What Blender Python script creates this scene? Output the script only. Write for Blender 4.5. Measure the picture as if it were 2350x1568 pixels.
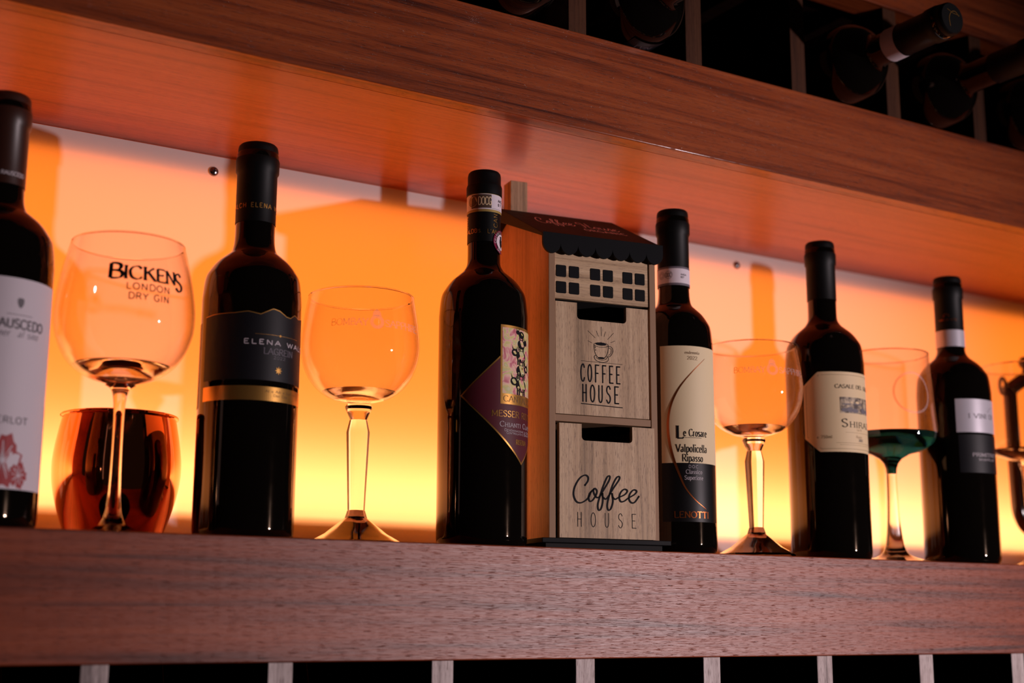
import bpy, bmesh, math, random
from mathutils import Vector, Matrix
PI = math.pi
R_ = math.radians
scene = bpy.context.scene
for o in list(bpy.data.objects):
    bpy.data.objects.remove(o)

# ------------------------------------------------------------------ camera
FOC = 3204.02
PITCH, YAW, ROLL = .19849, .553944, .003873
cam_d = bpy.data.cameras.new('camera')
cam = bpy.data.objects.new('camera', cam_d)
scene.collection.objects.link(cam)
scene.camera = cam
fw = Vector((math.sin(YAW)*math.cos(PITCH), math.cos(YAW)*math.cos(PITCH), math.sin(PITCH)))
rt = Vector((math.cos(YAW), -math.sin(YAW), 0))
up = rt.cross(fw)
rt2 = rt*math.cos(ROLL) + up*math.sin(ROLL)
up2 = -rt*math.sin(ROLL) + up*math.cos(ROLL)
m = Matrix((rt2, up2, -fw)).transposed().to_4x4()
m.translation = Vector((0, -.9, -.05644))
cam.matrix_world = m
cam_d.sensor_width = 36
cam_d.lens = FOC*36/2350
cam_d.clip_start = .05
cam_d.dof.use_dof = True
cam_d.dof.focus_distance = 1.12
cam_d.dof.aperture_fstop = 4.4

# ------------------------------------------------------------------ view, world
scene.view_settings.view_transform = 'Standard'
scene.view_settings.look = 'None'
scene.view_settings.exposure = 0
scene.view_settings.gamma = 1
scene.view_settings.use_curve_mapping = False
w = bpy.data.worlds.new('dim_bar')
scene.world = w
w.use_nodes = True
w.node_tree.nodes['Background'].inputs[0].default_value = (1, .62, .5, 1)
w.node_tree.nodes['Background'].inputs[1].default_value = .007

# ------------------------------------------------------------------ lights
P_Y = .2284          # the front of the glowing panel
def area(name, loc, rot, sx, sy, power, col):
    d = bpy.data.lights.new(name, 'AREA')
    d.shape = 'RECTANGLE'; d.size = sx; d.size_y = sy; d.energy = power; d.color = col
    o = bpy.data.objects.new(name, d)
    o.location = loc; o.rotation_euler = rot
    scene.collection.objects.link(o)
    return o
# LED sheet and LED strip in the light box behind the white acrylic panel
area('led_sheet', (1.0, P_Y+.034, .17), (-PI/2, 0, 0), 3.0, .33, 12.4, (1, .188, .013))
area('led_strip', (1.0, P_Y+.048, .052), (-PI/2, 0, 0), 3.0, .024, 5.3, (1, .42, .14))
# the room's lamp, off to the right and a little lower than the shelf
def spot(name, loc, aim, power, rad, col, ang, blend):
    d = bpy.data.lights.new(name, 'SPOT')
    d.energy = power; d.shadow_soft_size = rad; d.color = col
    d.spot_size = R_(ang); d.spot_blend = blend
    o = bpy.data.objects.new(name, d)
    o.location = loc
    o.rotation_euler = (Vector(aim)-Vector(loc)).to_track_quat('-Z', 'Y').to_euler()
    scene.collection.objects.link(o)
    return o
spot('room_lamp', (1.787, -1.62, -.092), (.76, 0, .05), 112, .027, (1, .81, .84), 46, 1.0)

# ------------------------------------------------------------------ materials
def srgb(r, g, b):
    f = lambda c: ((c/255+.055)/1.055)**2.4 if c > 10 else c/255/12.92
    return (f(r), f(g), f(b), 1)
def newmat(name):
    m = bpy.data.materials.new(name); m.use_nodes = True
    nt = m.node_tree
    return m, nt, nt.nodes['Principled BSDF'], nt.nodes['Material Output']
def plain(name, col, rough=.5, metal=0, coat=0, ior=1.45, spec=.5):
    m, nt, b, o = newmat(name)
    b.inputs['Base Color'].default_value = col
    b.inputs['Roughness'].default_value = rough
    b.inputs['Metallic'].default_value = metal
    b.inputs['Coat Weight'].default_value = coat
    b.inputs['IOR'].default_value = ior
    b.inputs['Specular IOR Level'].default_value = spec
    # faint unevenness so that no surface is perfectly uniform
    t = nt.nodes.new('ShaderNodeTexCoord'); n = nt.nodes.new('ShaderNodeTexNoise')
    n.inputs['Scale'].default_value = 60; n.inputs['Detail'].default_value = 3
    nt.links.new(t.outputs['Object'], n.inputs['Vector'])
    mx = nt.nodes.new('ShaderNodeMapRange')
    mx.inputs['To Min'].default_value = max(rough-.03, .0); mx.inputs['To Max'].default_value = rough+.03
    nt.links.new(n.outputs['Fac'], mx.inputs['Value'])
    nt.links.new(mx.outputs['Result'], b.inputs['Roughness'])
    return m
def wood(name, dark, mid, light, axis='x', rough=.45, pore=.6, bump=.25, fine=1.0, contrast=1.0, seed=0., pore_len=110, pore_w=2400, spec=.5, coat=0., glint=0., pore_at=.33):
    m, nt, b, o = newmat(name)
    N = nt.nodes.new; L = nt.links.new
    tc = N('ShaderNodeTexCoord')
    def mapped(al, ac):
        mp = N('ShaderNodeMapping')
        s = [ac, ac, ac]; s['xyz'.index(axis)] = al
        mp.inputs['Scale'].default_value = s
        mp.inputs['Location'].default_value = (seed*3.1, seed*1.7, seed*2.3)
        L(tc.outputs['Object'], mp.inputs['Vector'])
        return mp
    def noise(al, ac, det, rg=.6, dist=0.):
        n = N('ShaderNodeTexNoise'); n.inputs['Scale'].default_value = 1
        n.inputs['Detail'].default_value = det; n.inputs['Roughness'].default_value = rg
        n.inputs['Distortion'].default_value = dist
        L(mapped(al, ac).outputs['Vector'], n.inputs['Vector'])
        return n
    broad = noise(2.2*fine, 75*fine, 6, .62, .6)
    r1 = N('ShaderNodeValToRGB')
    e = r1.color_ramp.elements
    e[0].position = .5-.16/contrast; e[0].color = dark
    e[1].position = .5+.2/contrast; e[1].color = light
    k = e.new(.5-.02); k.color = mid
    L(broad.outputs['Fac'], r1.inputs['Fac'])
    lines = noise(6*fine, 1100*fine, 4, .7)
    r2 = N('ShaderNodeValToRGB'); e = r2.color_ramp.elements
    e[0].position = .36; e[0].color = (.55, .5, .5, 1); e[1].position = .56; e[1].color = (1, 1, 1, 1)
    L(lines.outputs['Fac'], r2.inputs['Fac'])
    m1 = N('ShaderNodeMix'); m1.data_type = 'RGBA'; m1.blend_type = 'MULTIPLY'; m1.inputs[0].default_value = .55
    L(r1.outputs['Color'], m1.inputs[6]); L(r2.outputs['Color'], m1.inputs[7])
    por = noise(pore_len, pore_w, 2, .5)
    r3 = N('ShaderNodeValToRGB'); e = r3.color_ramp.elements
    e[0].position = pore_at; e[0].color = (.28, .22, .2, 1); e[1].position = pore_at+.08; e[1].color = (1, 1, 1, 1)
    L(por.outputs['Fac'], r3.inputs['Fac'])
    m2 = N('ShaderNodeMix'); m2.data_type = 'RGBA'; m2.blend_type = 'MULTIPLY'; m2.inputs[0].default_value = pore
    L(m1.outputs[2], m2.inputs[6]); L(r3.outputs['Color'], m2.inputs[7])
    L(m2.outputs[2], b.inputs['Base Color'])
    rr = N('ShaderNodeMapRange')
    rr.inputs['To Min'].default_value = rough-.08; rr.inputs['To Max'].default_value = rough+.1
    L(lines.outputs['Fac'], rr.inputs['Value']); L(rr.outputs['Result'], b.inputs['Roughness'])
    ad = N('ShaderNodeMath'); ad.operation = 'ADD'
    L(r3.outputs['Color'], ad.inputs[0]); L(lines.outputs['Fac'], ad.inputs[1])
    bp = N('ShaderNodeBump'); bp.inputs['Strength'].default_value = bump; bp.inputs['Distance'].default_value = .0006
    L(ad.outputs[0], bp.inputs['Height']); L(bp.outputs['Normal'], b.inputs['Normal'])
    b.inputs['Specular IOR Level'].default_value = spec
    if coat:
        b.inputs['Coat Weight'].default_value = coat; b.inputs['Coat Roughness'].default_value = .15
        b2 = N('ShaderNodeBump'); b2.inputs['Strength'].default_value = glint; b2.inputs['Distance'].default_value = .00016
        L(r3.outputs['Color'], b2.inputs['Height']); L(b2.outputs['Normal'], b.inputs['Coat Normal'])
    return m
M = {}
M['shelf'] = wood('sapele_shelf', srgb(84, 32, 15), srgb(142, 62, 30), srgb(168, 80, 42), 'x', .37, .95, .36, contrast=.9, pore_len=90, pore_w=2100, spec=.58, pore_at=.32)
M['beam'] = wood('sapele_beam', srgb(78, 28, 12), srgb(146, 66, 30), srgb(172, 86, 42), 'x', .5, .7, .3, fine=1.5, contrast=.85, seed=2., spec=.15, coat=.6, glint=.9)
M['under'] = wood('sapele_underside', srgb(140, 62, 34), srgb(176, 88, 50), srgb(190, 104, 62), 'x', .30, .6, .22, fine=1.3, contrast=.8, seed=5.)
M['divider'] = wood('lit_divider', srgb(120, 102, 98), srgb(186, 168, 164), srgb(214, 200, 196), 'z', .45, .8, .5, fine=1.6, seed=7.)  # lower divider fronts: the lamp's sheen is put into this paler colour
M['rack_divider'] = wood('shaded_divider', srgb(44, 22, 12), srgb(70, 40, 24), srgb(84, 50, 30), 'z', .6, .5, .3, seed=9., spec=.2)  # upper dividers: colour darkened for the lamp's falloff
M['rack_back'] = wood('shaded_back', srgb(20, 8, 5), srgb(28, 12, 7), srgb(34, 15, 8), 'x', .9, .3, .1, seed=11., spec=.03)  # near-black: the shade inside the cells is put into the wood colour
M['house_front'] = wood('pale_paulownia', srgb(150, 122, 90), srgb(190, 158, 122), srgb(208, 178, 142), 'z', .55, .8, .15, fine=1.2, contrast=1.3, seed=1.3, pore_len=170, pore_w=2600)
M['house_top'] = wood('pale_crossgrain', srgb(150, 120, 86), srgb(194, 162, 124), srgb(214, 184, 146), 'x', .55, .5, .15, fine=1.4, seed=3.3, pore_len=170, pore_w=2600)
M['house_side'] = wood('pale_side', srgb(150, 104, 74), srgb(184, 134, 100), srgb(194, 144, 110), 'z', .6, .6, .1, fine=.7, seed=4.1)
M['chimney'] = wood('chimney_wood', srgb(120, 92, 66), srgb(168, 134, 100), srgb(186, 152, 118), 'z', .6, .7, .3, fine=1.2, seed=6.)
M['frame_edge'] = plain('mdf_edge', srgb(146, 112, 82), .6)
M['black_paint'] = plain('black_paint', srgb(9, 10, 14), .65, spec=.15)
M['roof_paint'] = plain('roof_paint', srgb(22, 15, 14), .6, spec=.2)
M['tray'] = plain('tray_black', srgb(8, 8, 10), .55, spec=.15)
M['ink'] = plain('black_ink', srgb(16, 15, 19), .7, spec=.2)
M['dark_hole'] = plain('recess_shade', srgb(12, 8, 6), .8)  # near-black colour that paints the shade inside recesses and gaps
M['rose_ink'] = plain('rose_print', srgb(240, 165, 150), .5)
M['bottle'] = plain('dark_bottle_glass', (.0028, .0022, .0018, 1), .045, 0, 0, 1.5, .5)
M['foil'] = plain('black_foil', srgb(10, 10, 11), .5, spec=.22)
M['brown_foil'] = plain('brown_foil', srgb(58, 30, 22), .38)
M['black_label'] = plain('black_label', srgb(20, 19, 24), .5, spec=.35)
M['black_gloss_label'] = plain('black_ribbed_label', srgb(12, 11, 13), .42, spec=.3)
M['cream'] = plain('cream_paper', srgb(228, 208, 168), .6)
M['ivory'] = plain('ivory_paper', srgb(226, 200, 158), .6)
M['white_paper'] = plain('white_paper', srgb(222, 212, 220), .6)
M['silver_paper'] = plain('silver_paper', srgb(205, 200, 210), .38, .25)
M['gold'] = plain('gold_foil', srgb(214, 160, 84), .3, .85)
M['gold_ink'] = plain('gold_ink', srgb(190, 140, 70), .4, .6)
M['copper_ink'] = plain('copper_ink', srgb(200, 110, 60), .3, .9)
M['pale_ink'] = plain('pale_grey_ink', srgb(190, 180, 185), .5)
M['dim_ink'] = plain('dim_grey_ink', srgb(105, 98, 108), .5)
M['brown_ink'] = plain('brown_ink', srgb(120, 88, 55), .6)
M['grey_ink'] = plain('grey_ink', srgb(110, 104, 110), .6)
M['maroon'] = plain('maroon_label', srgb(84, 28, 38), .5, spec=.3)
M['seal_red'] = plain('seal_maroon', srgb(120, 30, 60), .5)
M['olive_gold'] = plain('olive_gold', srgb(172, 146, 80), .5, .2)
M['tan_print'] = plain('tan_print', srgb(82, 62, 50), .6)
M['red_leaf'] = plain('red_leaf_print', srgb(168, 52, 56), .6)
M['screw'] = plain('steel_screw', srgb(150, 140, 140), .22, 1)
M['copper'] = plain('copper_plate', (.93, .36, .16, 1), .07, 1)
M['amber_dark'] = plain('dark_amber_glaze', (.035, .010, .003, 1), .12, 0, .5)
M['wall'] = plain('dark_wall', srgb(50, 40, 36), .9)
M['bottle'].node_tree.nodes['Principled BSDF'].inputs['Specular Tint'].default_value = (1, .72, .48, 1)  # orange reflection tint stands in for light passing through the glass
# pastel painting on the red-label bottle
m, nt, b, o = newmat('pastel_picture')
tc = nt.nodes.new('ShaderNodeTexCoord'); n = nt.nodes.new('ShaderNodeTexNoise')
n.inputs['Scale'].default_value = 130; n.inputs['Detail'].default_value = 2; n.inputs['Distortion'].default_value = 1.2
r = nt.nodes.new('ShaderNodeValToRGB'); r.color_ramp.interpolation = 'B_SPLINE'
els = r.color_ramp.elements
els[0].position = .30; els[0].color = srgb(176, 70, 92)
els[1].position = .72; els[1].color = srgb(226, 214, 190)
for p, c in ((.40, srgb(214, 132, 136)), (.47, srgb(226, 190, 170)), (.53, srgb(214, 196, 110)), (.60, srgb(176, 180, 112))):
    k = els.new(p); k.color = c
nt.links.new(tc.outputs['Object'], n.inputs['Vector']); nt.links.new(n.outputs['Fac'], r.inputs['Fac'])
nt.links.new(r.outputs['Color'], b.inputs['Base Color']); b.inputs['Roughness'].default_value = .5
M['picture'] = m
# engraved landscape
m, nt, b, o = newmat('engraving')
tc = nt.nodes.new('ShaderNodeTexCoord'); n = nt.nodes.new('ShaderNodeTexNoise')
n.inputs['Scale'].default_value = 230; n.inputs['Detail'].default_value = 4
r = nt.nodes.new('ShaderNodeValToRGB'); els = r.color_ramp.elements
els[0].position = .40; els[0].color = srgb(74, 62, 56); els[1].position = .62; els[1].color = srgb(198, 178, 150)
nt.links.new(tc.outputs['Object'], n.inputs['Vector']); nt.links.new(n.outputs['Fac'], r.inputs['Fac'])
nt.links.new(r.outputs['Color'], b.inputs['Base Color']); b.inputs['Roughness'].default_value = .6
M['engraving'] = m
# white acrylic sheet, lit from behind
m, nt, b, o = newmat('opal_acrylic')
nt.nodes.remove(b)
N = nt.nodes.new
d = N('ShaderNodeBsdfDiffuse'); d.inputs[0].default_value = (.80, .80, .80, 1)
t = N('ShaderNodeBsdfTranslucent'); t.inputs[0].default_value = (.86, .86, .86, 1)
g = N('ShaderNodeBsdfGlossy'); g.inputs['Roughness'].default_value = .25; g.inputs[0].default_value = (.8, .8, .8, 1)
mx = N('ShaderNodeMixShader'); mx.inputs[0].default_value = .43
mg = N('ShaderNodeMixShader'); mg.inputs[0].default_value = .03
nt.links.new(d.outputs[0], mx.inputs[1]); nt.links.new(t.outputs[0], mx.inputs[2])
nt.links.new(mx.outputs[0], mg.inputs[1]); nt.links.new(g.outputs[0], mg.inputs[2])
nt.links.new(mg.outputs[0], o.inputs[0])
M['opal'] = m
# thin blown glass wall: clear, with the reflections of glass
def thin_glass(name, tint=(1, 1, 1, 1), ior=1.5):
    m, nt, b, o = newmat(name); nt.nodes.remove(b)
    N = nt.nodes.new
    tr = N('ShaderNodeBsdfTransparent'); tr.inputs[0].default_value = tint
    gl = N('ShaderNodeBsdfGlossy'); gl.inputs['Roughness'].default_value = .015
    lw = N('ShaderNodeLayerWeight'); lw.inputs['Blend'].default_value = .5
    pw = N('ShaderNodeMath'); pw.operation = 'POWER'; pw.inputs[1].default_value = 3.2
    fr = N('ShaderNodeMapRange'); fr.inputs['To Min'].default_value = .035; fr.inputs['To Max'].default_value = .75
    nt.links.new(lw.outputs['Facing'], pw.inputs[0]); nt.links.new(pw.outputs[0], fr.inputs['Value'])
    mx = N('ShaderNodeMixShader')
    nt.links.new(fr.outputs[0], mx.inputs[0]); nt.links.new(tr.outputs[0], mx.inputs[1]); nt.links.new(gl.outputs[0], mx.inputs[2])
    nt.links.new(mx.outputs[0], o.inputs[0])
    return m
def solid_glass(name, col, ior=1.48, rough=0.):
    m, nt, b, o = newmat(name)
    b.inputs['Base Color'].default_value = col; b.inputs['Roughness'].default_value = rough
    b.inputs['Transmission Weight'].default_value = 1; b.inputs['IOR'].default_value = ior
    return m
M['thin'] = thin_glass('blown_glass_wall', (.985, .975, .965, 1), 1.22)
M['crystal'] = solid_glass('solid_crystal', (.97, .97, .95, 1))
M['teal_glass'] = solid_glass('teal_glass', (.004, .050, .075, 1))
m, nt, b, o = newmat('frosted_print')
nt.nodes.remove(b)
tr = nt.nodes.new('ShaderNodeBsdfTransparent'); df = nt.nodes.new('ShaderNodeBsdfDiffuse'); df.inputs[0].default_value = (.75, .55, .55, 1)
mx = nt.nodes.new('ShaderNodeMixShader'); mx.inputs[0].default_value = .28
nt.links.new(tr.outputs[0], mx.inputs[1]); nt.links.new(df.outputs[0], mx.inputs[2]); nt.links.new(mx.outputs[0], o.inputs[0])
M['frost'] = m

# ------------------------------------------------------------------ object helpers
COL = scene.collection
def thing(name, label, cat, loc=(0, 0, 0), rot=(0, 0, 0), group=None):
    o = bpy.data.objects.new(name, None)
    o.empty_display_size = .02
    COL.objects.link(o); o.location = loc; o.rotation_euler = rot
    o['label'] = label; o['category'] = cat
    if group: o['group'] = group
    return o
class MB:
    """collects polygons, each with a material slot, for ONE mesh object"""
    def __init__(s): s.v = []; s.f = []; s.mi = []; s.mats = []
    def slot(s, mat):
        if mat not in s.mats: s.mats.append(mat)
        return s.mats.index(mat)
    def face(s, pts, mat):
        i = len(s.v); s.v += [tuple(p) for p in pts]
        s.f.append(tuple(range(i, i+len(pts)))); s.mi.append(s.slot(mat))
    def box(s, x0, x1, y0, y1, z0, z1, mat):
        i = len(s.v)
        s.v += [(x0, y0, z0), (x1, y0, z0), (x1, y1, z0), (x0, y1, z0), (x0, y0, z1), (x1, y0, z1), (x1, y1, z1), (x0, y1, z1)]
        for q in ((0, 3, 2, 1), (4, 5, 6, 7), (0, 1, 5, 4), (1, 2, 6, 5), (2, 3, 7, 6), (3, 0, 4, 7)):
            s.f.append(tuple(i+a for a in q)); s.mi.append(s.slot(mat))
    def prism(s, poly, y0, y1, mat, axis='y'):
        """extrude a counter-clockwise (x,z) outline between y0 and y1"""
        n = len(poly); i = len(s.v)
        P = (lambda a, b, c: (a, c, b)) if axis == 'y' else (lambda a, b, c: (c, a, b))
        s.v += [P(a, b, y0) for a, b in poly] + [P(a, b, y1) for a, b in poly]
        s.f.append(tuple(i+k for k in range(n))); s.f.append(tuple(i+n+k for k in reversed(range(n))))
        s.mi += [s.slot(mat)]*2
        for k in range(n):
            l = (k+1) % n
            s.f.append((i+k, i+n+k, i+n+l, i+l)); s.mi.append(s.slot(mat))
    def lathe(s, prof, mat, segs=96, phase=0.):
        rings = []
        for r, z in prof:
            if r < 1e-7:
                rings.append([len(s.v)]); s.v.append((0, 0, z))
            else:
                rings.append(list(range(len(s.v), len(s.v)+segs)))
                s.v += [(r*math.cos(2*PI*(k+phase)/segs), r*math.sin(2*PI*(k+phase)/segs), z) for k in range(segs)]
        sl = s.slot(mat)
        for a, b in zip(rings, rings[1:]):
            for k in range(segs):
                l = (k+1) % segs
                if len(a) == 1 and len(b) == 1: continue
                if len(a) == 1: q = (a[0], b[l], b[k])
                elif len(b) == 1: q = (a[k], a[l], b[0])
                else: q = (a[k], a[l], b[l], b[k])
                s.f.append(q); s.mi.append(sl)
    def tube(s, pts, rad, mat, segs=12, closed=False):
        pts = [Vector(p) for p in pts]; n = len(pts); rings = []
        for i, p in enumerate(pts):
            t = (pts[(i+1) % n]-pts[i-1]) if closed else (pts[min(i+1, n-1)]-pts[max(i-1, 0)])
            t.normalize()
            a = t.cross(Vector((0, 1, .01)));
            if a.length < .1: a = t.cross(Vector((1, 0, 0)))
            a.normalize(); b = t.cross(a)
            r = rad[i] if isinstance(rad, (list, tuple)) else rad
            rings.append(list(range(len(s.v), len(s.v)+segs)))
            s.v += [tuple(p+(a*math.cos(2*PI*k/segs)+b*math.sin(2*PI*k/segs))*r) for k in range(segs)]
        sl = s.slot(mat)
        pairs = list(zip(rings, rings[1:]))+([(rings[-1], rings[0])] if closed else [])
        for a, b in pairs:
            for k in range(segs):
                l = (k+1) % segs
                s.f.append((a[k], a[l], b[l], b[k])); s.mi.append(sl)
        if not closed:
            s.f.append(tuple(reversed(rings[0]))); s.f.append(tuple(rings[-1])); s.mi += [sl, sl]
    def build(s, name, parent=None, smooth=True, bevel=0, fixn=True, label=None):
        me = bpy.data.meshes.new(name)
        me.from_pydata(s.v, [], s.f)
        for mt in s.mats: me.materials.append(mt)
        me.polygons.foreach_set('material_index', s.mi)
        me.update()
        if fixn:
            bm = bmesh.new(); bm.from_mesh(me)
            bmesh.ops.remove_doubles(bm, verts=bm.verts, dist=1e-7)
            bmesh.ops.recalc_face_normals(bm, faces=bm.faces)
            bm.to_mesh(me); bm.free()
        if smooth:
            me.shade_smooth(); me.set_sharp_from_angle(angle=R_(32))
        o = bpy.data.objects.new(name, me)
        COL.objects.link(o)
        if parent: o.parent = parent
        if label: o['label'] = label
        if bevel:
            b = o.modifiers.new('bevel', 'BEVEL'); b.width = bevel; b.segments = 2; b.limit_method = 'ANGLE'; b.angle_limit = R_(40)
        return o
def crom(pts, n=6, closed=False):
    """smooth curve through the points"""
    out = []; N = len(pts)
    rng = range(N if closed else N-1)
    for i in rng:
        g = (lambda k: pts[k % N]) if closed else (lambda k: pts[max(0, min(N-1, k))])
        p0, p1, p2, p3 = g(i-1), g(i), g(i+1), g(i+2)
        for k in range(n):
            t = k/n
            out.append(tuple(.5*(2*p1[d]+(p2[d]-p0[d])*t+(2*p0[d]-5*p1[d]+4*p2[d]-p3[d])*t*t+(-p0[d]+3*p1[d]-3*p2[d]+p3[d])*t**3) for d in range(len(p1))))
    if not closed: out.append(tuple(pts[-1]))
    return out

# ------------------------------------------------------------------ lettering
def pp(s): return [tuple(map(float, a.split(','))) for a in s.split()]
GL = {
 'A': (8, ['0,0 4,10', '4,10 8,0', '1.5,3.6 6.5,3.6']),
 'B': (7, ['1,0 1,10', '~1,10 3.5,10 5.6,9.2 6,7.6 5,5.8 3,5.3 1,5.2', '~1,5.2 3.6,5.2 6,4.6 7,2.8 6,.7 3.8,0 1,0']),
 'C': (8, ['~7.4,8.2 6,9.7 4.4,10 2,9 .6,6.8 .5,4 1.6,1.2 3.8,0 6,.3 7.6,2']),
 'D': (8, ['1,0 1,10', '~1,10 4,10 6.6,8.8 7.8,6.3 7.8,3.7 6.6,1.2 4,0 1,0']),
 'E': (6.4, ['1,0 1,10', '1,10 6,10', '1,5.2 4.8,5.2', '1,0 6.3,0']),
 'F': (6.2, ['1,0 1,10', '1,10 6,10', '1,5.2 4.8,5.2']),
 'G': (8, ['~7.4,8.2 6,9.7 4.4,10 2,9 .6,6.8 .5,4 1.6,1.2 3.8,0 5.8,.2 7.3,1.2', '7.3,0.8 7.3,4.6', '5,4.6 7.3,4.6']),
 'H': (8, ['1,0 1,10', '7,0 7,10', '1,5.2 7,5.2']),
 'I': (3, ['1.5,0 1.5,10']),
 'K': (7.6, ['1,0 1,10', '6.6,10 1,4.6', '2.9,6.3 7.4,0']),
 'L': (6, ['1,0 1,10', '1,0 6,0']),
 'M': (9.4, ['1,0 1,10', '1,10 4.7,1.6', '4.7,1.6 8.4,10', '8.4,10 8.4,0']),
 'N': (8.2, ['1,0 1,10', '1,10 7.2,0', '7.2,0 7.2,10']),
 'O': (8.4, ['~@4.2,10 1.6,8.8 .4,6.3 .4,3.7 1.6,1.2 4.2,0 6.8,1.2 8,3.7 8,6.3 6.8,8.8']),
 'P': (7, ['1,0 1,10', '~1,10 4,10 6.2,9 6.6,7.2 5.6,5.2 3.6,4.6 1,4.6']),
 'R': (7.6, ['1,0 1,10', '~1,10 4,10 6.2,9 6.6,7.4 5.6,5.5 3.6,5 1,5', '3.8,5 7.4,0']),
 'S': (6.4, ['~5.6,8.4 4.6,9.7 3,10 1.2,9 .8,7.3 1.8,5.9 4,4.8 5.6,3.4 5.6,1.6 4.2,.2 2.4,0 .6,1.6']),
 'T': (7.6, ['3.8,0 3.8,10', '0.3,10 7.3,10']),
 'U': (8, ['~1,10 1,6 1,3 1.9,.8 4,0 6.1,.8 7,3 7,6 7,10']),
 'V': (8, ['0,10 4,0', '4,0 8,10']),
 'W': (11, ['0,10 3,0', '3,0 5.5,9', '5.5,9 8,0', '8,0 11,10']),
 'X': (7, ['0,10 7,0', '0,0 7,10']),
 'Y': (7.4, ['0,10 3.7,4.8', '7.4,10 3.7,4.8', '3.7,0 3.7,4.8']),
 'Z': (7, ['.6,10 6.6,10', '6.6,10 .4,0', '.4,0 6.8,0']),
 '0': (6, ['~@3,10 1,8 .6,5 1,2 3,0 5,2 5.4,5 5,8']),
 '2': (6, ['~.8,7.6 1.4,9.4 3,10 4.8,9.2 5.2,7.4 4,4.8 2,2.2 .6,0', '.6,0 5.6,0']),
 '5': (6, ['5,10 1.4,10', '1.4,10 1.1,5.6', '~1.1,5.6 3.2,6.2 5,5 5.4,3 4.4,.8 2.6,0 .8,.8']),
 '7': (6, ['.6,10 5.6,10', '5.6,10 2.2,0']),
 "'": (2, ['1,10 .8,7.6']), '.': (2.4, ['1,0 1,.7']), ' ': (4.5, []), ',': (2.4, ['1.2,.8 .6,-1.2']),
 'a': (5.6, ['~.9,5.6 2,6.5 3.6,6.3 4.3,5 4.3,0', '~4.3,3.6 2.2,3.4 .7,2.4 .7,.9 2,0 3.6,.6 4.3,1.8']),
 'c': (5, ['~4.6,5.2 3.4,6.5 1.6,6.1 .6,4.4 .6,2 1.7,.3 3.4,0 4.7,1.1']),
 'd': (5.8, ['4.7,0 4.7,10', '~4.7,5 3.4,6.5 1.6,6.1 .6,4.4 .6,2 1.7,.3 3.2,0 4.7,1.4']),
 'e': (5.2, ['~.7,3.5 4.6,3.5 4.4,5.4 3,6.5 1.5,6 .6,4.2 .7,1.9 1.8,.3 3.3,0 4.7,1.1']),
 'i': (2.6, ['1.3,0 1.3,6.5', '1.3,8.8 1.3,9.8']),
 'l': (2.6, ['1.3,0 1.3,10']),
 'm': (8.4, ['1,0 1,6.5', '~1,4.8 2.4,6.4 3.8,6.2 4.3,4.8 4.3,0', '~4.3,4.8 5.7,6.4 7,6.2 7.5,4.8 7.5,0']),
 'n': (5.6, ['1,0 1,6.5', '~1,4.8 2.6,6.5 4,6.2 4.6,4.8 4.6,0']),
 'o': (5.6, ['~@2.8,6.5 1.2,5.6 .6,3.2 1.2,.9 2.8,0 4.4,.9 5,3.2 4.4,5.6']),
 'p': (5.8, ['1,-3 1,6.5', '~1,5 2.6,6.5 4.2,6.1 5.1,4.4 5.1,2 4.2,.3 2.6,0 1,1.4']),
 'r': (4.2, ['1,0 1,6.5', '~1,4.4 2.2,6.2 3.8,6.4']),
 's': (4.6, ['~4,5.4 2.6,6.5 1.1,5.9 1,4.4 2.6,3.3 3.9,2.2 3.7,.7 2.3,0 .7,1']),
 'u': (5.8, ['~1,6.5 1,2 1.8,.3 3.3,.2 4.8,1.8', '4.8,0 4.8,6.5']),
}
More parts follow.
